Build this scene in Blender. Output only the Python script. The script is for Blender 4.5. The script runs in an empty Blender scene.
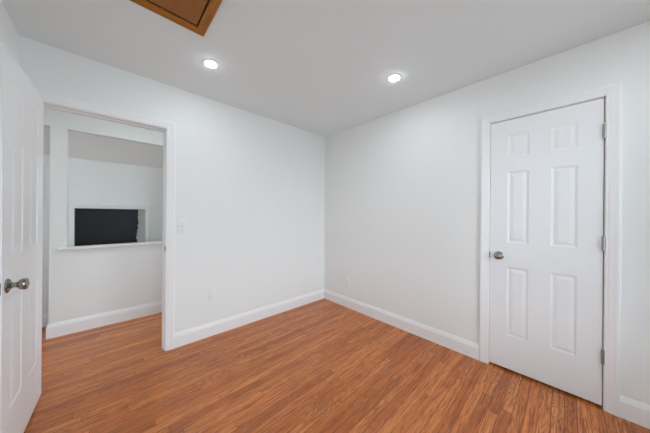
import bpy, bmesh, math, random
from mathutils import Vector, Matrix
random.seed(4)
S = bpy.context.scene
COL = S.collection

# ---------------------------------------------------------------- camera
YAW = 0.8174
ROLL = 0.008
cam_d = bpy.data.cameras.new('camera')
cam_d.sensor_fit = 'HORIZONTAL'
cam_d.sensor_width = 36.0
cam_d.lens = 36.0 * 227.03 / 650.0
cam_d.shift_y = -1.7 / 650.0
cam_d.clip_start = 0.02
cam = bpy.data.objects.new('camera', cam_d)
COL.objects.link(cam)
fwd = Vector((math.cos(YAW), math.sin(YAW), 0))
rgt = Vector((math.sin(YAW), -math.cos(YAW), 0))
upv = Vector((0, 0, 1))
cx = rgt * math.cos(ROLL) + upv * math.sin(ROLL)
cy = upv * math.cos(ROLL) - rgt * math.sin(ROLL)
M = Matrix((cx, cy, -fwd)).transposed().to_4x4()
M.translation = Vector((-2.3505, -2.5136, 1.2577))
cam.matrix_world = M
S.camera = cam

# ---------------------------------------------------------------- daylight, exposure
w = bpy.data.worlds.new('daylight')
S.world = w
w.use_nodes = True
bg = w.node_tree.nodes['Background']
bg.inputs[1].default_value = 12.0
wn, wl = w.node_tree.nodes, w.node_tree.links
w_tc, w_sep, w_ramp = wn.new('ShaderNodeTexCoord'), wn.new('ShaderNodeSeparateXYZ'), wn.new('ShaderNodeValToRGB')
w_mr = wn.new('ShaderNodeMapRange')
w_mr.inputs[1].default_value, w_mr.inputs[2].default_value = -1.0, 1.0
wl.new(w_tc.outputs['Generated'], w_sep.inputs[0])
wl.new(w_sep.outputs[2], w_mr.inputs[0])
wl.new(w_mr.outputs[0], w_ramp.inputs[0])
wl.new(w_ramp.outputs[0], bg.inputs[0])
w_ramp.color_ramp.elements[0].position, w_ramp.color_ramp.elements[0].color = 0.47, (0.30, 0.36, 0.39, 1)   # the ground outside
w_ramp.color_ramp.elements[1].position, w_ramp.color_ramp.elements[1].color = 0.53, (0.775, 0.91, 1.0, 1)    # bright overcast sky
S.view_settings.view_transform = 'Standard'
S.view_settings.look = 'None'
S.view_settings.gamma = 1.0
S.view_settings.use_curve_mapping = False
S.view_settings.exposure = -0.56
S.cycles.use_denoising = True
S.cycles.max_bounces = 14
S.cycles.diffuse_bounces = 10
S.cycles.glossy_bounces = 4
S.cycles.transparent_max_bounces = 8
S.cycles.sample_clamp_indirect = 6.0


def portal(loc, direction, sx, sz):
    """portal in a window opening: the sky's light is sampled through it"""
    l = bpy.data.lights.new('window_daylight', 'AREA')
    l.shape = 'RECTANGLE'
    l.size = sx
    l.size_y = sz
    l.cycles.is_portal = True
    o = bpy.data.objects.new('window_daylight', l)
    o.location = loc
    o.rotation_euler = Vector(direction).to_track_quat('-Z', 'Z').to_euler()
    COL.objects.link(o)


BACK = -3.45          # back wall of the room, behind the camera
WIN = [(-2.45, -1.60), (-1.25, -0.36)]         # its two added windows (x from, x to)
WZ = (0.40, 2.20)
LWY = (-3.37, -2.82)  # the added window in the left wall, behind the camera (y from, y to)
portal((-2.81 - 0.05, sum(LWY) / 2, sum(WZ) / 2), (1, 0, 0), LWY[1] - LWY[0], WZ[1] - WZ[0])
for x0, x1 in WIN:
    portal(((x0 + x1) / 2, BACK - 0.05, sum(WZ) / 2), (0, 1, 0), x1 - x0, WZ[1] - WZ[0])
HEND = -1.10          # the hall's other end
HALL_W = -5.0         # hall end wall with its added window
HWY, HWZ = (0.19, 0.78), (0.3, 2.25)
portal((HALL_W - 0.05, sum(HWY) / 2, sum(HWZ) / 2), (1, 0, 0), HWY[1] - HWY[0], HWZ[1] - HWZ[0])

portal((HEND + 0.05, sum(HWY) / 2, sum(HWZ) / 2), (-1, 0, 0), HWY[1] - HWY[0], HWZ[1] - HWZ[0])

# ---------------------------------------------------------------- materials


def newmat(name):
    m = bpy.data.materials.new(name)
    m.use_nodes = True
    return m, m.node_tree.nodes, m.node_tree.links, m.node_tree.nodes['Principled BSDF']


def paint(name, col, rough, bump=0.0, scale=300.0, spec=0.4, coat=0.0):
    m, N, L, p = newmat(name)
    p.inputs['Roughness'].default_value = rough
    p.inputs['Specular IOR Level'].default_value = spec
    p.inputs['Coat Weight'].default_value = coat
    tc = N.new('ShaderNodeTexCoord')
    n = N.new('ShaderNodeTexNoise')
    n.inputs['Scale'].default_value = 3.0
    n.inputs['Detail'].default_value = 3
    L.new(tc.outputs['Object'], n.inputs['Vector'])
    mx = N.new('ShaderNodeMix')
    mx.data_type = 'RGBA'
    mx.inputs[6].default_value = (*[c * 0.985 for c in col], 1)
    mx.inputs[7].default_value = (*col, 1)
    L.new(n.outputs['Fac'], mx.inputs[0])
    L.new(mx.outputs[2], p.inputs['Base Color'])
    if bump:
        n2 = N.new('ShaderNodeTexNoise')
        n2.inputs['Scale'].default_value = scale
        L.new(tc.outputs['Object'], n2.inputs['Vector'])
        b = N.new('ShaderNodeBump')
        b.inputs['Strength'].default_value = bump
        b.inputs['Distance'].default_value = 0.002
        L.new(n2.outputs['Fac'], b.inputs['Height'])
        L.new(b.outputs['Normal'], p.inputs['Normal'])
    return m


M_WALL = paint('wall_paint', (0.845, 0.865, 0.865), 0.75, 0.05)
M_CEIL = paint('ceiling_paint', (0.80, 0.86, 0.87), 0.9, 0.04)
M_HALL = paint('hall_paint', (0.825, 0.83, 0.815), 0.8, 0.05)
M_TRIM = paint('trim_paint', (0.88, 0.885, 0.89), 0.4, 0.02, 120)
M_DOOR = paint('door_paint', (0.855, 0.87, 0.885), 0.42, 0.03, 160)
M_PLATE = paint('plate_plastic', (0.84, 0.85, 0.85), 0.3)
M_SLOT = paint('slot_dark', (0.25, 0.25, 0.25), 0.6)
M_ROUGH = paint('bare_plaster', (0.62, 0.61, 0.58), 0.95, 0.6, 60)
M_BLACK = paint('black_sheet', (0.006, 0.0055, 0.0065), 0.36, 0.15, 10, 0.25)
M_GAP = paint('hatch_gap_dark', (0.03, 0.018, 0.01), 0.8)  # near-black backing, added above the hatch to keep its gap dark


def metal(name, col, rough):
    m, N, L, p = newmat(name)
    p.inputs['Base Color'].default_value = (*col, 1)
    p.inputs['Metallic'].default_value = 1
    n = N.new('ShaderNodeTexNoise')
    n.inputs['Scale'].default_value = 80
    mr = N.new('ShaderNodeMapRange')
    mr.inputs[3].default_value = rough * 0.8
    mr.inputs[4].default_value = rough * 1.2
    L.new(n.outputs['Fac'], mr.inputs[0])
    L.new(mr.outputs[0], p.inputs['Roughness'])
    return m


M_NICKEL = metal('satin_nickel', (0.34, 0.315, 0.295), 0.2)
M_HINGE = metal('hinge_steel', (0.40, 0.39, 0.37), 0.35)


def emit(name, col, s):
    m, N, L, p = newmat(name)
    p.inputs['Base Color'].default_value = (0.9, 0.9, 0.9, 1)
    p.inputs['Emission Color'].default_value = (*col, 1)
    p.inputs['Emission Strength'].default_value = s
    return m


M_LED = emit('led_lens', (0.88, 0.965, 1.0), 290.0)


def glass(name):
    m, N, L, p = newmat(name)
    N.remove(p)
    t = N.new('ShaderNodeBsdfTransparent')
    g = N.new('ShaderNodeBsdfGlossy')
    g.inputs['Roughness'].default_value = 0.02
    f = N.new('ShaderNodeFresnel')
    f.inputs[0].default_value = 1.45
    x = N.new('ShaderNodeMixShader')
    L.new(f.outputs[0], x.inputs[0])
    L.new(t.outputs[0], x.inputs[1])
    L.new(g.outputs[0], x.inputs[2])
    L.new(x.outputs[0], N['Material Output'].inputs[0])
    return m


M_GLASS = glass('window_glass')


class NG:
    """small node-building helper"""

    def __init__(self, N, L):
        self.N, self.L = N, L

    def m(self, op, a, b=None, c=None):
        n = self.N.new('ShaderNodeMath')
        n.operation = op
        for i, v in enumerate((a, b, c)):
            if v is None:
                continue
            if isinstance(v, (int, float)):
                n.inputs[i].default_value = v
            else:
                self.L.new(v, n.inputs[i])
        return n.outputs[0]

    def xyz(self, x, y, z):
        n = self.N.new('ShaderNodeCombineXYZ')
        for i, v in enumerate((x, y, z)):
            if isinstance(v, (int, float)):
                n.inputs[i].default_value = v
            else:
                self.L.new(v, n.inputs[i])
        return n.outputs[0]

    def white(self, vec):
        n = self.N.new('ShaderNodeTexWhiteNoise')
        n.noise_dimensions = '3D'
        self.L.new(vec, n.inputs['Vector'])
        return n.outputs['Value']

    def noise(self, vec, scale, detail=4, rough=0.55, dist=0.0):
        n = self.N.new('ShaderNodeTexNoise')
        n.inputs['Scale'].default_value = scale
        n.inputs['Detail'].default_value = detail
        n.inputs['Roughness'].default_value = rough
        n.inputs['Distortion'].default_value = dist
        self.L.new(vec, n.inputs['Vector'])
        return n.outputs['Fac']

    def ramp(self, fac, stops):
        n = self.N.new('ShaderNodeValToRGB')
        e = n.color_ramp.elements
        while len(e) < len(stops):
            e.new(0.5)
        for el, (p, c) in zip(e, stops):
            el.position = p
            el.color = (*c, 1)
        self.L.new(fac, n.inputs[0])
        return n.outputs[0]

    def mix(self, fac, a, b, mode='MIX'):
        n = self.N.new('ShaderNodeMix')
        n.data_type = 'RGBA'
        n.blend_type = mode
        for i, v in ((0, fac), (6, a), (7, b)):
            if isinstance(v, (int, float)):
                n.inputs[i].default_value = v
            elif isinstance(v, tuple):
                n.inputs[i].default_value = (*v, 1)
            else:
                self.L.new(v, n.inputs[i])
        return n.outputs[2]


def floor_material():
    m, N, L, p = newmat('oak_strip_floor')
    g = NG(N, L)
    tc = N.new('ShaderNodeTexCoord')
    sep = N.new('ShaderNodeSeparateXYZ')
    L.new(tc.outputs['Object'], sep.inputs[0])
    x, y = sep.outputs[0], sep.outputs[1]
    W, LEN = 0.057, 0.95
    yr = g.m('DIVIDE', y, W)
    row = g.m('FLOOR', yr)
    fy = g.m('FRACT', yr)
    off = g.m('MULTIPLY', g.white(g.xyz(row, 3.1, 0)), 7.0)
    ln = g.m('ADD', g.m('MULTIPLY', g.white(g.xyz(row, 9.7, 2)), 0.5), LEN - 0.2)
    xr = g.m('ADD', g.m('DIVIDE', x, ln), off)
    col = g.m('FLOOR', xr)
    fx = g.m('FRACT', xr)
    rnd = g.white(g.xyz(row, col, 1.0))
    rnd2 = g.white(g.xyz(row, col, 5.0))
    # grain coordinates, shifted plank by plank and stretched along the board
    gx = g.m('ADD', g.m('MULTIPLY', x, 0.055), g.m('MULTIPLY', rnd, 37.0))
    gy = g.m('ADD', y, g.m('MULTIPLY', rnd2, 11.0))
    gv = g.xyz(gx, gy, rnd)
    fine = g.noise(gv, 200, 4, 0.65)
    dash = g.noise(gv, 78, 3, 0.6, 0.15)
    mid = g.noise(gv, 30, 4, 0.55, 0.2)
    # cathedral figure on some of the boards
    cv = g.xyz(g.m('ADD', g.m('MULTIPLY', x, 0.30), g.m('MULTIPLY', rnd, 19.0)), g.m('MULTIPLY', gy, 1.7), rnd2)
    base_n = g.noise(cv, 5.0, 2, 0.5, 0.25)
    rings = g.m('ABSOLUTE', g.m('SINE', g.m('MULTIPLY', base_n, 70.0)))
    ringm = g.m('MULTIPLY', g.m('POWER', g.m('SUBTRACT', 1.0, rings), 1.6), g.m('GREATER_THAN', rnd2, 0.62))
    tone = g.ramp(rnd, [(0.0, (0.42, 0.100, 0.018)), (0.3, (0.60, 0.170, 0.035)), (0.65, (0.69, 0.216, 0.049)), (1.0, (0.78, 0.268, 0.072))])
    c = g.mix(g.ramp(mid, [(0.35, (0, 0, 0)), (0.7, (0.6, 0.6, 0.6))]), tone, (0.38, 0.10, 0.020))
    c = g.mix(g.ramp(dash, [(0.51, (0, 0, 0)), (0.63, (0.65, 0.65, 0.65))]), c, (0.17, 0.033, 0.006))
    c = g.mix(g.ramp(fine, [(0.50, (0, 0, 0)), (0.68, (0.7, 0.7, 0.7))]), c, (0.17, 0.04, 0.008))
    c = g.mix(g.ramp(fine, [(0.30, (0.35, 0.35, 0.35)), (0.46, (0, 0, 0))]), c, (0.88, 0.38, 0.15))
    c = g.mix(g.m('MULTIPLY', ringm, 0.55), c, (0.13, 0.028, 0.006))
    big = g.noise(tc.outputs['Object'], 0.9, 2)
    c = g.mix(g.ramp(big, [(0.35, (0, 0, 0)), (0.7, (0.25, 0.25, 0.25))]), c, (0.6, 0.22, 0.075))
    # seams between boards and butt joints
    e = g.m('MINIMUM', fy, g.m('SUBTRACT', 1.0, fy))
    s1 = g.m('LESS_THAN', e, 0.02)
    ex = g.m('MULTIPLY', g.m('MINIMUM', fx, g.m('SUBTRACT', 1.0, fx)), ln)
    s2 = g.m('LESS_THAN', ex, 0.0012)
    seam = g.m('MAXIMUM', s1, s2)
    c = g.mix(g.m('MULTIPLY', seam, 0.75), c, (0.06, 0.022, 0.01))
    L.new(c, p.inputs['Base Color'])
    rg = N.new('ShaderNodeMapRange')
    rg.inputs[3].default_value = 0.19
    rg.inputs[4].default_value = 0.30
    L.new(mid, rg.inputs[0])
    L.new(rg.outputs[0], p.inputs['Roughness'])
    p.inputs['Specular IOR Level'].default_value = 0.5
    h = g.m('SUBTRACT', g.m('MULTIPLY', fine, 0.15), seam)
    b = N.new('ShaderNodeBump')
    b.inputs['Strength'].default_value = 0.25
    b.inputs['Distance'].default_value = 0.0008
    L.new(h, b.inputs['Height'])
    L.new(b.outputs['Normal'], p.inputs['Normal'])
    return m


def wood_material(name, axis, c0, c1):
    """stained wood with its grain along one axis of the object"""
    m, N, L, p = newmat(name)
    g = NG(N, L)
    tc = N.new('ShaderNodeTexCoord')
    mp = N.new('ShaderNodeMapping')
    s = [60.0, 60.0, 60.0]
    s[axis] = 4.0
    mp.inputs['Scale'].default_value = s
    L.new(tc.outputs['Object'], mp.inputs[0])
    n = g.noise(mp.outputs[0], 1.0, 4, 0.6, 0.3)
    L.new(g.ramp(n, [(0.3, c0), (0.7, c1)]), p.inputs['Base Color'])
    p.inputs['Roughness'].default_value = 0.4
    p.inputs['Specular IOR Level'].default_value = 0.2
    return m


M_FLOOR = floor_material()
M_WX = wood_material('hatch_wood_across', 0, (0.26, 0.092, 0.012), (0.48, 0.185, 0.03))
M_WY = wood_material('hatch_wood_along', 1, (0.27, 0.098, 0.013), (0.50, 0.20, 0.033))
M_WP = wood_material('hatch_panel_wood', 1, (0.27, 0.098, 0.015), (0.34, 0.132, 0.024))

# ---------------------------------------------------------------- mesh helpers


def box(bm, x0, x1, y0, y1, z0, z1, bev=0.0):
    r = bmesh.ops.create_cube(bm, size=1.0)
    vs = r['verts']
    for v in vs:
        v.co = Vector(((x0 + x1) / 2 + v.co.x * (x1 - x0), (y0 + y1) / 2 + v.co.y * (y1 - y0), (z0 + z1) / 2 + v.co.z * (z1 - z0)))
    if bev:
        es = list({e for v in vs for e in v.link_edges})
        bmesh.ops.bevel(bm, geom=es, offset=bev, segments=2, affect='EDGES', profile=0.5)


def obj(name, bm, mat, parent=None, smooth=False, label=None):
    bmesh.ops.remove_doubles(bm, verts=bm.verts, dist=1e-6)
    bmesh.ops.recalc_face_normals(bm, faces=bm.faces)
    me = bpy.data.meshes.new(name)
    bm.to_mesh(me)
    bm.free()
    me.materials.append(mat)
    if smooth:
        me.shade_smooth()
        try:
            me.set_sharp_from_angle(angle=math.radians(35))
        except Exception:
            pass
    o = bpy.data.objects.new(name, me)
    COL.objects.link(o)
    if parent:
        o.parent = parent
        o.matrix_parent_inverse = Matrix.Translation(-Vector(parent.location)) if parent.type == 'EMPTY' or parent.location.length else Matrix()
    if label:
        o['label'] = label
    return o


def tag(o, label, cat, group=None, kind=None):
    o['label'] = label
    o['category'] = cat
    if group:
        o['group'] = group
    if kind:
        o['kind'] = kind
    return o


def struct(name, bm, mat, label, cat, smooth=False):
    return tag(obj(name, bm, mat, smooth=smooth), label, cat, kind='structure')


def empty(name, loc):
    o = bpy.data.objects.new(name, None)
    o.location = loc
    o.empty_display_size = 0.05
    COL.objects.link(o)
    return o


def boxes(name, lst, mat, label, cat):
    bm = bmesh.new()
    for b in lst:
        box(bm, *b)
    return struct(name, bm, mat, label, cat)


def lathe(bm, prof, origin, axis, seg=32, sq=None):
    """revolve (radius, height) pairs about axis from origin"""
    axis = Vector(axis).normalized()
    a = axis.orthogonal().normalized()
    b = axis.cross(a)
    rings = []
    for r, h in prof:
        ring = []
        for i in range(seg):
            t = 2 * math.pi * i / seg
            ring.append(bm.verts.new(Vector(origin) + axis * h + (a * math.cos(t) + b * math.sin(t)) * max(r, 1e-5)))
        rings.append(ring)
    for k in range(len(rings) - 1):
        for i in range(seg):
            j = (i + 1) % seg
            bm.faces.new((rings[k][i], rings[k][j], rings[k + 1][j], rings[k + 1][i]))
    bm.faces.new(rings[0])
    bm.faces.new(list(reversed(rings[-1])))


def sweep(bm, paths, closed=False):
    """paths: list of polylines (one per profile point) -> skin between them, closing the profile"""
    n = len(paths)
    V = [[bm.verts.new(p) for p in path] for path in paths]
    m = len(paths[0])
    for i in range(n):
        k = (i + 1) % n
        for j in range(m if closed else m - 1):
            l = (j + 1) % m
            bm.faces.new((V[i][j], V[i][l], V[k][l], V[k][j]))
    if not closed:
        bm.faces.new([V[i][0] for i in range(n)])
        bm.faces.new([V[i][-1] for i in reversed(range(n))])


# colonial casing profile: (distance outward from the opening, thickness off the wall)
CASING = [(0.0, 0.0), (0.0, 0.009), (0.003, 0.0115), (0.012, 0.0115), (0.018, 0.0135), (0.040, 0.0165), (0.050, 0.0190), (0.060, 0.0190), (0.0655, 0.0165), (0.066, 0.0)]


def casing_profile(width, scale=1.0):
    return [(a / 0.066 * width, b * scale) for a, b in CASING]


def door_casing(name, to3d, a, b, top, prof, label, z0=0.0):
    """to3d(u, z, protrusion); a<b are the two inner edges along the wall"""
    bm = bmesh.new()
    sweep(bm, [[to3d(a - wd, z0, t), to3d(a - wd, top + wd, t), to3d(b + wd, top + wd, t), to3d(b + wd, z0, t)] for wd, t in prof])
    return struct(name, bm, M_TRIM, label, 'door casing')


BASE = [(0.0, 0.0), (0.015, 0.0), (0.015, 0.100), (0.0135, 0.104), (0.0135, 0.108), (0.0105, 0.113), (0.0095, 0.120), (0.0065, 0.127), (0.005, 0.134), (0.0, 0.134)]


def baseboard(name, to3d, a, b, label, ma=0.0, mb=0.0, hs=1.0):
    """to3d(u, z, protrusion); ma, mb = mitre factors at the two ends (inside corner +1, outside -1)"""
    bm = bmesh.new()
    sweep(bm, [[to3d(a + ma * t, z * hs, t), to3d(b - mb * t, z * hs, t)] for t, z in BASE])
    return struct(name, bm, M_TRIM, label, 'baseboard')


far3 = lambda u, z, t: Vector((u, -t, z))                 # on the doorway wall, protruding into the room
right3 = lambda u, z, t: Vector((-t, u, z))               # on the closet wall
left3 = lambda u, z, t: Vector((-2.81 + t, u, z))
back3 = lambda u, z, t: Vector((u, BACK + t, z))

# ---------------------------------------------------------------- room shell
H = 2.44
bm = bmesh.new()
box(bm, HALL_W - 0.15, 0.9, BACK - 0.15, 1.75, -0.10, 0.0)
struct('floor', bm, M_FLOOR, 'glossy red-brown oak strip floor running on through the doorway', 'floor')

# ceiling slab with a hole for the hatch
HX0, HX1, HY0, HY1 = -2.525, -1.965, -1.62, -0.919          # inner edge of the hatch frame
boxes('ceiling', [(HALL_W - 0.15, HX0 - 0.02, BACK - 0.15, 1.75, H, H + 0.12), (HX1 + 0.02, 0.9, BACK - 0.15, 1.75, H, H + 0.12),
                  (HX0 - 0.02, HX1 + 0.02, BACK - 0.15, HY0 - 0.02, H, H + 0.12), (HX0 - 0.02, HX1 + 0.02, HY1 + 0.02, 1.75, H, H + 0.12)],
      M_CEIL, 'flat white painted ceiling over the room', 'ceiling')

WT = 0.115
DX0, DX1, DTOP = -2.738, -1.995, 2.028                      # doorway (finished faces of the jambs)
JT = 0.018
boxes('wall_far', [(-2.81 - 0.12, DX0 - JT, 0, WT, 0, H), (DX1 + JT, 0.0, 0, WT, 0, H), (DX0 - JT, DX1 + JT, 0, WT, DTOP + JT, H)],
      M_WALL, 'white painted wall with the open doorway to the hall', 'wall')
CY0, CY1, CTOP = -2.681, -2.064, 2.044                      # closet door opening
boxes('wall_right', [(0, 0.12, CY1 + JT, WT, 0, H), (0, 0.12, BACK - 0.12, CY0 - JT, 0, H), (0, 0.12, CY0 - JT, CY1 + JT, CTOP + JT, H)],
      M_WALL, 'white painted wall with the closed six-panel door', 'wall')
boxes('wall_left', [(-2.93, -2.81, BACK - 0.12, LWY[0], 0, H), (-2.93, -2.81, LWY[1], 0, 0, H), (-2.93, -2.81, LWY[0], LWY[1], 0, WZ[0]), (-2.93, -2.81, LWY[0], LWY[1], WZ[1], H)], M_WALL, 'white painted wall behind the open door', 'wall')
boxes('wall_back', [(-2.81, WIN[0][0], BACK - 0.12, BACK, 0, H), (WIN[0][1], WIN[1][0], BACK - 0.12, BACK, 0, H), (WIN[1][1], 0, BACK - 0.12, BACK, 0, H)] +
      [(a, b, BACK - 0.12, BACK, 0, WZ[0]) for a, b in WIN] + [(a, b, BACK - 0.12, BACK, WZ[1], H) for a, b in WIN],
      M_WALL, 'white painted window wall facing the doorway', 'wall')
# closet behind the closed door
boxes('wall_closet', [(0.12, 0.80, CY1 + 0.2, CY1 + 0.25, 0, H), (0.12, 0.80, CY0 - 0.25, CY0 - 0.2, 0, H), (0.80, 0.85, CY0 - 0.25, CY1 + 0.25, 0, H)],
      M_WALL, 'white inner walls of the closet behind the closed door', 'wall')

# hall behind the doorway: half wall with pier and header, knee wall, sloping ceiling
HY = 1.029
HT = 0.07
PX = -2.808            # free edge of the pier
OX0, OX1 = -2.692, -1.55   # opening above the half wall
OTOP, OSILL = 2.125, 0.875
boxes('wall_hall', [(PX, OX0, HY, HY + HT, 0, OTOP), (OX0, OX1, HY, HY + HT, 0, OSILL), (OX1, HEND, HY, HY + HT, 0, OTOP), (HALL_W, HEND, HY, HY + HT, OTOP, H)],
      M_HALL, 'white hall half wall with pier and wide opening, seen through the doorway', 'wall')
KY = 1.425
NX0, NX1, NZ0, NZ1 = -2.672, -2.019, 0.80, 1.312
boxes('wall_knee', [(HALL_W, NX0, KY, KY + 0.12, 0, H), (NX1, HEND, KY, KY + 0.12, 0, H), (NX0, NX1, KY, KY + 0.12, 0, NZ0), (NX0, NX1, KY, KY + 0.12, NZ1, H),
                    (NX0 - 0.03, NX1 + 0.03, KY + 0.12, KY + 0.16, NZ0 - 0.03, NZ1 + 0.03)],
      M_HALL, 'low white knee wall behind the opening, holding the framed dark recess', 'wall')
bm = bmesh.new()
prof = [(HY + HT, 2.125), (KY, 1.895), (KY, 1.96), (HY + HT, 2.19)]
sweep(bm, [[Vector((HALL_W, y, z)), Vector((HEND, y, z))] for y, z in prof])
struct('ceiling_slope', bm, M_HALL, 'sloping white ceiling above the knee wall in the hall', 'sloped ceiling')
boxes('wall_hall_end', [(HEND, HEND + 0.12, WT, HWY[0], 0, H), (HEND, HEND + 0.12, HWY[1], KY + 0.12, 0, H),
                        (HEND, HEND + 0.12, HWY[0], HWY[1], 0, HWZ[0]), (HEND, HEND + 0.12, HWY[0], HWY[1], HWZ[1], H)], M_HALL, 'white end wall of the hall', 'wall')
boxes('wall_hall_window', [(HALL_W - 0.12, HALL_W, 0, HWY[0], 0, H), (HALL_W - 0.12, HALL_W, HWY[1], KY + 0.12, 0, H),
                           (HALL_W - 0.12, HALL_W, HWY[0], HWY[1], 0, HWZ[0]), (HALL_W - 0.12, HALL_W, HWY[0], HWY[1], HWZ[1], H)],
      M_HALL, 'white hall end wall with an added window', 'wall')
boxes('wall_hall_near', [(HALL_W, -2.93, 0, WT, 0, H)], M_HALL, 'white hall wall continuing past the doorway', 'wall')


# unseen windows, added for daylight behind the camera and at both hall ends
def window(name, a, b, z0, z1, to3, label):
    root = empty(name, to3((a + b) / 2, z0, 0))
    tag(root, label, 'window', kind='structure')

    def tb(bm, u0, u1, za, zb, t0, t1):
        p, q = to3(u0, za, t0), to3(u1, zb, t1)
        box(bm, min(p.x, q.x), max(p.x, q.x), min(p.y, q.y), max(p.y, q.y), min(p.z, q.z), max(p.z, q.z))
    bm = bmesh.new()
    fw = 0.045
    for u0, u1, za, zb in ((a, a + fw, z0, z1), (b - fw, b, z0, z1), (a + fw, b - fw, z0, z0 + fw), (a + fw, b - fw, z1 - fw, z1),
                           (a + fw, b - fw, (z0 + z1) / 2 - 0.02, (z0 + z1) / 2 + 0.02)):
        tb(bm, u0, u1, za, zb, -0.085, -0.035)
    obj('sash_frame', bm, M_TRIM, root)
    bm = bmesh.new()
    tb(bm, a + fw, b - fw, z0 + fw, z1 - fw, -0.062, -0.058)
    obj('glass_pane', bm, M_GLASS, root)
    bm = bmesh.new()
    for u0, u1, za, zb in ((a - 0.06, a, z0 - 0.06, z1 + 0.06), (b, b + 0.06, z0 - 0.06, z1 + 0.06), (a, b, z1, z1 + 0.06), (a, b, z0 - 0.06, z0)):
        tb(bm, u0, u1, za, zb, 0.0, 0.016)
    obj('window_casing', bm, M_TRIM, root)
    return root


window('added_window_1', *WIN[0], *WZ, back3, 'added unseen white double-hung window in the wall facing the doorway, nearer the open door')
window('added_window_2', *WIN[1], *WZ, back3, 'added unseen white double-hung window in the wall facing the doorway, nearer the closed door')
window('added_window_4', *LWY, *WZ, left3, 'added unseen white double-hung window in the wall behind the open door')
hallwin3 = lambda u, z, t: Vector((HALL_W + t, u, z))
window('added_window_3', *HWY, *HWZ, hallwin3, 'added unseen white double-hung window at the left end of the hall')

window('added_window_5', *HWY, *HWZ, lambda u, z, t: Vector((HEND - t, u, z)), 'added unseen white double-hung window at the right end of the hall')

# ---------------------------------------------------------------- trim
# doorway: jamb lining with stop, casings both sides
bm = bmesh.new()
jy0, jy1 = -0.001, WT + 0.001
box(bm, DX1, DX1 + JT, jy0, jy1, 0, DTOP + JT, 0.001)
box(bm, DX0 - JT, DX0, jy0, jy1, 0, DTOP + JT, 0.001)
box(bm, DX0, DX1, jy0, jy1, DTOP, DTOP + JT, 0.001)
box(bm, DX1 - 0.010, DX1, 0.040, 0.075, 0, DTOP - 0.010, 0.002)
box(bm, DX0, DX0 + 0.010, 0.040, 0.075, 0, DTOP - 0.010, 0.002)
box(bm, DX0, DX1, 0.040, 0.075, DTOP - 0.010, DTOP, 0.002)
jamb = struct('trim_1', bm, M_TRIM, 'white jamb lining of the open doorway to the hall', 'door jamb')
bm = bmesh.new()
box(bm, DX1 - 0.002, DX1 + 0.004, 0.003, 0.030, 0.905, 0.965, 0.0008)
box(bm, DX1 - 0.003, DX1 + 0.004, -0.006, 0.004, 0.915, 0.955, 0.0015)
obj('strike_plate', bm, M_NICKEL, jamb, label='dark metal strike plate')
door_casing('trim_2', far3, DX0 - 0.006, DX1 + 0.006, DTOP + 0.006, casing_profile(0.068), 'white moulded casing around the open doorway to the hall')
hall3 = lambda u, z, t: Vector((u, WT + t, z))
door_casing('trim_3', hall3, DX0 - 0.006, DX1 + 0.006, DTOP + 0.006, casing_profile(0.068), 'white casing on the hall side of the doorway')
# closet door
bm = bmesh.new()
box(bm, 0.0, 0.12, CY1, CY1 + JT, 0, CTOP + JT, 0.001)
box(bm, 0.0, 0.12, CY0 - JT, CY0, 0, CTOP + JT, 0.001)
box(bm, 0.0, 0.12, CY0, CY1, CTOP, CTOP + JT, 0.001)
box(bm, 0.041, 0.075, CY1 - 0.012, CY1, 0, CTOP, 0.001)
box(bm, 0.041, 0.075, CY0, CY0 + 0.012, 0, CTOP, 0.001)
box(bm, 0.041, 0.075, CY0, CY1, CTOP - 0.012, CTOP, 0.001)
jamb2 = struct('trim_4', bm, M_TRIM, 'white jamb lining around the closed six-panel door', 'door jamb')
door_casing('trim_5', right3, CY0 - 0.003, CY1 + 0.003, CTOP + 0.003, casing_profile(0.064), 'white moulded casing around the closed six-panel door')
# baseboards
CW = 0.074
baseboard('baseboard_far', far3, DX1 + CW, 0.0, 'white baseboard under the light switch, from doorway to corner', 0, 1)
baseboard('baseboard_right', right3, CY1 + 0.067, 0.0, 'white baseboard between the corner and the closed door', 0, 1)
baseboard('baseboard_right.001', right3, BACK, CY0 - 0.067, 'short white baseboard right of the closed door', 1, 0)
baseboard('baseboard_left', left3, BACK, 0.0, 'white baseboard behind the open door', 1, 0)
baseboard('baseboard_back', back3, -2.81, 0.0, 'white baseboard below the windows', 1, 1)
hw3 = lambda u, z, t: Vector((u, HY - t, z))
kn3 = lambda u, z, t: Vector((u, KY - t, z))
pier3 = lambda u, z, t: Vector((PX - t, u, z))
baseboard('baseboard_hall', hw3, PX, HEND, 'white baseboard along the half wall in the hall', -1, 0, 1.06)
baseboard('baseboard_pier', pier3, HY, HY + HT, 'white baseboard on the end of the hall pier', -1, 0, 1.06)
baseboard('baseboard_knee', kn3, HALL_W, HEND, 'white baseboard along the knee wall, glimpsed left of the hall pier', 0, 0, 1.06)

# sill shelf on the half wall
bm = bmesh.new()
sx0, sx1 = -2.752, -1.49
box(bm, sx0, sx1, HY - 0.034, HY + HT + 0.02, OSILL, OSILL + 0.024, 0.006)
# keep only the nose beyond the pier: the shelf stops at the pier's face there
sill = struct('trim_6', bm, M_TRIM, 'white sill board on top of the hall half wall', 'sill', smooth=True)
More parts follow.
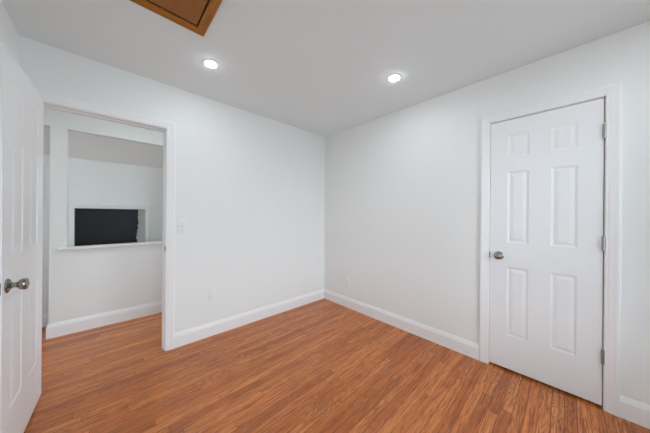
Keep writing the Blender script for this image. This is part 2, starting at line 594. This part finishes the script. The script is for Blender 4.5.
# frame around the dark recess (closed mitred loop)
bm = bmesh.new()
fp = [(0.0, 0.0), (0.0, 0.012), (0.006, 0.015), (0.040, 0.017), (0.046, 0.014), (0.048, 0.0)]
sweep(bm, [[kn3(NX0 - wd, NZ0 - wd, t), kn3(NX0 - wd, NZ1 + wd, t), kn3(NX1 + wd, NZ1 + wd, t), kn3(NX1 + wd, NZ0 - wd, t)] for wd, t in fp], closed=True)
struct('trim_7', bm, M_HALL, 'white flat frame around the dark recess behind the hall opening', 'frame')
bm = bmesh.new()
box(bm, NX0, NX1, KY + 0.085, KY + 0.12, NZ0, NZ1)
struct('trim_8', bm, M_ROUGH, 'grey rough board at the back of the framed recess', 'board')

# ---------------------------------------------------------------- six-panel doors


def panel_face(bm, to3, xs, zs, panels):
    """face of a moulded door: xs, zs grid lines; panels = set of (i, j) cells that are recessed raised panels"""
    def q(a, b, c, d):
        bm.faces.new([bm.verts.new(p) for p in (a, b, c, d)])
    for i in range(len(xs) - 1):
        for j in range(len(zs) - 1):
            x0, x1, z0, z1 = xs[i], xs[i + 1], zs[j], zs[j + 1]
            if (i, j) not in panels:
                q(to3(x0, z0, 0), to3(x1, z0, 0), to3(x1, z1, 0), to3(x0, z1, 0))
                continue
            steps = [(0.0, 0.0), (0.005, -0.0008), (0.013, -0.0036), (0.016, -0.0042), (0.020, -0.0042), (0.040, -0.0010), (0.044, -0.0008)]
            prev = None
            for ins, dp in steps:
                ring = [to3(x0 + ins, z0 + ins, dp), to3(x1 - ins, z0 + ins, dp), to3(x1 - ins, z1 - ins, dp), to3(x0 + ins, z1 - ins, dp)]
                if prev:
                    for k in range(4):
                        l = (k + 1) % 4
                        q(prev[k], prev[l], ring[l], ring[k])
                prev = ring
            q(*prev)


def six_panel(bm, to3, width, zb, zt, th, stile, pw, rows):
    """to3(u, z, outward offset) for the front face; the back face is mirrored at -th"""
    mul = width - 2 * stile - 2 * pw
    xs = [0, stile, stile + pw, stile + pw + mul, stile + 2 * pw + mul, width]
    zs = [zb] + [v for r in rows for v in r] + [zt]
    pan = {(i, j) for i in (1, 3) for j in (1, 3, 5)}
    panel_face(bm, to3, xs, zs, pan)
    panel_face(bm, lambda u, z, t: to3(u, z, -th - t), xs, zs, pan)
    for a, b in (((0, zb), (width, zb)), ((width, zb), (width, zt)), ((width, zt), (0, zt)), ((0, zt), (0, zb))):
        # split the rim to follow the grid so that it welds
        if a[1] == b[1]:
            pts = [(x, a[1]) for x in xs]
        else:
            pts = [(a[0], z) for z in zs]
        for p, r in zip(pts, pts[1:]):
            bm.faces.new([bm.verts.new(v) for v in (to3(*p, 0), to3(*r, 0), to3(*r, -th), to3(*p, -th))])


def knob(parent, pos, axis):
    k = bmesh.new()
    pos = Vector(pos)
    lathe(k, [(0.0335, 0.0), (0.0335, 0.003), (0.031, 0.006), (0.025, 0.009), (0.017, 0.012), (0.0125, 0.017), (0.0115, 0.026), (0.0125, 0.030),
              (0.017, 0.033), (0.0235, 0.038), (0.027, 0.045), (0.0275, 0.052), (0.026, 0.058), (0.0215, 0.0625), (0.012, 0.0650), (0.0, 0.0655)], pos, axis, 40)
    o = obj('door_knob', k, M_NICKEL, parent, smooth=True, label='satin nickel door knob')
    k = bmesh.new()
    lathe(k, [(0.0, 0.0650), (0.0045, 0.0652), (0.0045, 0.0668), (0.003, 0.0674), (0.0, 0.0674)], pos, axis, 20)
    obj('knob_button', k, M_HINGE, o, smooth=True)
    return o


def hinge(parent, x, y, z, axis_out):
    k = bmesh.new()
    for a in range(5):
        lathe(k, [(0.0080, z - 0.044 + a * 0.0178), (0.0080, z - 0.044 + a * 0.0178 + 0.0168)], (x, y, 0), (0, 0, 1), 16)
    lathe(k, [(0.0062, z - 0.0455), (0.0062, z + 0.0455)], (x, y, 0), (0, 0, 1), 16)
    lathe(k, [(0.006, z + 0.0455), (0.0055, z + 0.0485), (0.002, z + 0.050)], (x, y, 0), (0, 0, 1), 16)
    lathe(k, [(0.002, z - 0.050), (0.0055, z - 0.0485), (0.006, z - 0.0455)], (x, y, 0), (0, 0, 1), 16)
    a, b = sorted((x, x + axis_out * 0.022))
    box(k, a, b, y - 0.0012, y + 0.0012, z - 0.0445, z + 0.0445)
    return obj('hinge', k, M_HINGE, parent, smooth=True, label='steel door hinge')


ROWS = [(0.285, 0.848), (1.038, 1.622), (1.735, 1.920)]
# closed door in the right wall; its face is flush with the wall, hinges on the camera's right
d2 = empty('door_2', (0.02, (CY0 + CY1) / 2, 0))
tag(d2, 'closed white six-panel door with three hinges, in the right wall', 'door', kind='structure')
DW = CY1 - CY0 - 0.008
bm = bmesh.new()
six_panel(bm, lambda u, z, t: Vector((0.001 - t, CY1 - 0.003 - u, z)), DW, 0.020, CTOP - 0.004, 0.035, 0.110, 0.137, ROWS)
leaf = obj('door_leaf', bm, M_DOOR, d2)
knob(d2, (0.001, -2.128, 0.932), (-1, 0, 0))
bm = bmesh.new()
box(bm, -0.003, 0.004, CY1 - 0.0025, CY1 + 0.004, 0.905, 0.958, 0.001)
lp = obj('latch_plate', bm, M_NICKEL, d2, label='dark metal latch at the door edge')
for z in (1.823, 1.084, 0.343):
    hinge(d2, -0.008, CY0 + 0.003, z, 1)

# open door, swung into the room against the left wall
d1 = empty('door_1', (-2.712, -0.4, 0))
tag(d1, 'open white six-panel door swung into the room at the left edge', 'door', kind='structure')
FX, FY, SW = -2.698, -0.050, math.radians(1.35)


def open3(u, z, t):
    """u along the door from its hinge edge, t off its face into the room"""
    return Vector((FX - u * math.sin(SW) + t * math.cos(SW), FY - u * math.cos(SW) - t * math.sin(SW), z))


def turned(bm):
    """turn geometry built in (t, -u, z) axes into the open door's place"""
    for v in bm.verts:
        v.co = open3(-v.co.y, v.co.z, v.co.x)


DL = 0.708
ax = open3(0, 0, 1) - open3(0, 0, 0)
bm = bmesh.new()
six_panel(bm, open3, DL, 0.016, 2.030, 0.035, 0.116, 0.182, ROWS)
obj('door_leaf', bm, M_DOOR, d1)
knob(d1, open3(DL - 0.062, 0.908, 0), ax)
knob(d1, open3(DL - 0.062, 0.908, -0.035), -ax)
bm = bmesh.new()
box(bm, -0.031, -0.002, -DL - 0.0012, -DL + 0.001, 0.880, 0.936, 0.0006)
turned(bm)
lo = obj('latch_plate', bm, M_NICKEL, d1, label='metal latch plate on the door edge')
bm = bmesh.new()
box(bm, -0.024, -0.011, -DL - 0.010, -DL, 0.899, 0.917, 0.002)
turned(bm)
obj('latch_bolt', bm, M_NICKEL, lo)
for z in (1.823, 1.084, 0.343):
    hinge(d1, FX - 0.042, -0.034, z, 1)

# ---------------------------------------------------------------- ceiling hatch
hz = H - 0.020
fw = 0.048
hx0, hx1, hy0, hy1 = HX0 - fw, HX1 + fw, HY0 - fw, HY1 + fw
hatch = empty('attic_hatch', ((HX0 + HX1) / 2, (HY0 + HY1) / 2, H))
tag(hatch, 'brown stained wooden attic hatch with moulded frame in the ceiling', 'attic hatch')
ce3 = lambda x, y, t: Vector((x, y, H - t))
HP = [(0.0, 0.007), (0.0, 0.010), (0.004, 0.014), (0.012, 0.015), (0.034, 0.018), (0.040, 0.021), (0.046, 0.020), (0.048, 0.016), (0.048, 0.0), (0.0195, 0.0), (0.0195, -0.055), (0.017, -0.055), (0.017, 0.007)]


def hatch_rail(c0, c1, nrm, mat):
    """one mitred length of the frame from inner corner c0 to c1; nrm = outward direction at each end"""
    bm = bmesh.new()
    sweep(bm, [[ce3(c0[0] + nrm[0][0] * wd, c0[1] + nrm[0][1] * wd, t), ce3(c1[0] + nrm[1][0] * wd, c1[1] + nrm[1][1] * wd, t)] for wd, t in HP])
    obj('frame_rail', bm, mat, hatch)


hatch_rail((HX0, HY1), (HX1, HY1), ((-1, 1), (1, 1)), M_WX)
hatch_rail((HX0, HY0), (HX1, HY0), ((-1, -1), (1, -1)), M_WX)
hatch_rail((HX1, HY0), (HX1, HY1), ((1, -1), (1, 1)), M_WY)
hatch_rail((HX0, HY0), (HX0, HY1), ((-1, -1), (-1, 1)), M_WY)
bm = bmesh.new()
box(bm, HX0 + 0.008, HX1 - 0.008, HY0 + 0.008, HY1 - 0.013, H - 0.010, H + 0.010, 0.001)
obj('hatch_panel', bm, M_WP, hatch, label='darker brown hatch panel')
bm = bmesh.new()
box(bm, HX0 - 0.018, HX1 + 0.018, HY0 - 0.018, HY1 + 0.018, H + 0.060, H + 0.10)
obj('hatch_backing', bm, M_GAP, hatch)

# ---------------------------------------------------------------- recessed lights


def downlight(x, y, label):
    root = empty('recessed_light', (x, y, H))
    tag(root, label, 'ceiling light', 'recessed lights in the ceiling')
    bm = bmesh.new()
    lathe(bm, [(0.040, 0.0), (0.052, 0.0), (0.0515, 0.002), (0.047, 0.004), (0.040, 0.0045)], (x, y, H), (0, 0, -1), 40)
    obj('trim_ring', bm, M_PLATE, root, smooth=True)
    bm = bmesh.new()
    lathe(bm, [(0.040, 0.001), (0.040, 0.005), (0.035, 0.0075), (0.022, 0.009), (0.0, 0.0095)], (x, y, H), (0, 0, -1), 40)
    obj('lens', bm, M_LED, root, smooth=True)


downlight(-1.791, -0.588, 'lit round recessed light next to the wooden attic hatch')
downlight(-0.588, -1.490, 'lit round recessed light near the wall with the closed door')

downlight(-2.20, 0.32, 'added unseen round recessed light in the hall ceiling, just beyond the doorway')  # unseen lamp, added to brighten the hall walls
downlight(-0.70, -2.85, 'added unseen round recessed light in front of the windows, toward the closed door')  # fill lamp added out of view for the floor and low walls

# ---------------------------------------------------------------- switch and outlets
s0 = empty('light_switch', (-1.862, 0, 1.137))
tag(s0, 'white toggle light switch on the wall right of the doorway', 'light switch')
bm = bmesh.new()
box(bm, -1.862 - 0.038, -1.862 + 0.038, -0.006, 0.0, 1.137 - 0.062, 1.137 + 0.062, 0.003)
obj('cover_plate', bm, M_PLATE, s0, smooth=True)
bm = bmesh.new()
v = [(-0.006, -0.005, -0.012), (0.006, -0.005, -0.012), (0.006, -0.005, 0.012), (-0.006, -0.005, 0.012),
     (-0.004, -0.020, 0.006), (0.004, -0.020, 0.006), (0.004, -0.017, 0.014), (-0.004, -0.017, 0.014)]
vv = [bm.verts.new(Vector(p) + Vector((-1.862, 0, 1.137))) for p in v]
for f in ((0, 1, 2, 3), (4, 5, 6, 7), (0, 1, 5, 4), (1, 2, 6, 5), (2, 3, 7, 6), (3, 0, 4, 7)):
    bm.faces.new([vv[i] for i in f])
obj('toggle', bm, M_PLATE, s0)
for dz in (-0.038, 0.038):
    bm = bmesh.new()
    lathe(bm, [(0.0035, 0.0055), (0.0035, 0.0065), (0.002, 0.007)], (-1.862, 0, 1.137 + dz), (0, -1, 0), 12)
    obj('screw', bm, M_HINGE, s0)


def outlet(to3, u, z, label):
    """to3(u, z, protrusion)"""
    root = empty('electrical_outlet', to3(u, z, 0))
    tag(root, label, 'outlet', 'wall outlets')

    def tb(bm, u0, u1, z0, z1, t0, t1, bev=0.0):
        p, q = to3(u0, z0, t0), to3(u1, z1, t1)
        box(bm, min(p.x, q.x), max(p.x, q.x), min(p.y, q.y), max(p.y, q.y), z0, z1, bev)
    bm = bmesh.new()
    tb(bm, u - 0.038, u + 0.038, z - 0.062, z + 0.062, 0, 0.006, 0.003)
    obj('cover_plate', bm, M_PLATE, root, smooth=True)
    for dz in (-0.0195, 0.0195):
        bm = bmesh.new()
        tb(bm, u - 0.017, u + 0.017, z + dz - 0.014, z + dz + 0.014, 0.005, 0.009, 0.0035)
        r = obj('receptacle', bm, M_PLATE, root, smooth=True)
        for du in (-0.0065, 0.0065):
            bm = bmesh.new()
            tb(bm, u + du - 0.001, u + du + 0.001, z + dz - 0.003, z + dz + 0.006, 0.0085, 0.0093)
            obj('slot', bm, M_SLOT, r)
    bm = bmesh.new()
    p = to3(u, z, 0)
    lathe(bm, [(0.003, 0.0055), (0.003, 0.0065), (0.0015, 0.007)], p, to3(0, 0, 1) - to3(0, 0, 0), 12)
    obj('screw', bm, M_HINGE, root)


outlet(far3, -1.590, 0.422, 'white wall outlet low on the doorway wall, below the light switch')
outlet(right3, -0.467, 0.338, 'white wall outlet low on the closed door wall, near the corner')

# ---------------------------------------------------------------- black sheet in the recess, with its ragged right edge
bm = bmesh.new()
pts = [(NX0 + 0.002, NZ0 + 0.002)]
zz = NZ0 + 0.002
random.seed(11)
edge = []
n = 26
for i in range(n + 1):
    z = NZ0 + 0.002 + (NZ1 - NZ0 - 0.004) * i / n
    xe = -2.100 + 0.012 * (z - 0.86) / 0.45
    xe += random.uniform(-0.006, 0.006) + (-0.010 if 0.90 < z < 0.98 else 0.0)
    edge.append((xe, z))
poly = pts + edge + [(NX0 + 0.002, NZ1 - 0.002)]
f0 = [bm.verts.new((x, KY + 0.050, z)) for x, z in poly]
f1 = [bm.verts.new((x, KY + 0.056, z)) for x, z in poly]
bm.faces.new(f0)
bm.faces.new(list(reversed(f1)))
for i in range(len(poly)):
    k = (i + 1) % len(poly)
    bm.faces.new((f0[i], f0[k], f1[k], f1[i]))
tag(obj('black_panel', bm, M_BLACK), 'black sheet with a ragged right edge filling the white framed recess in the hall', 'panel')
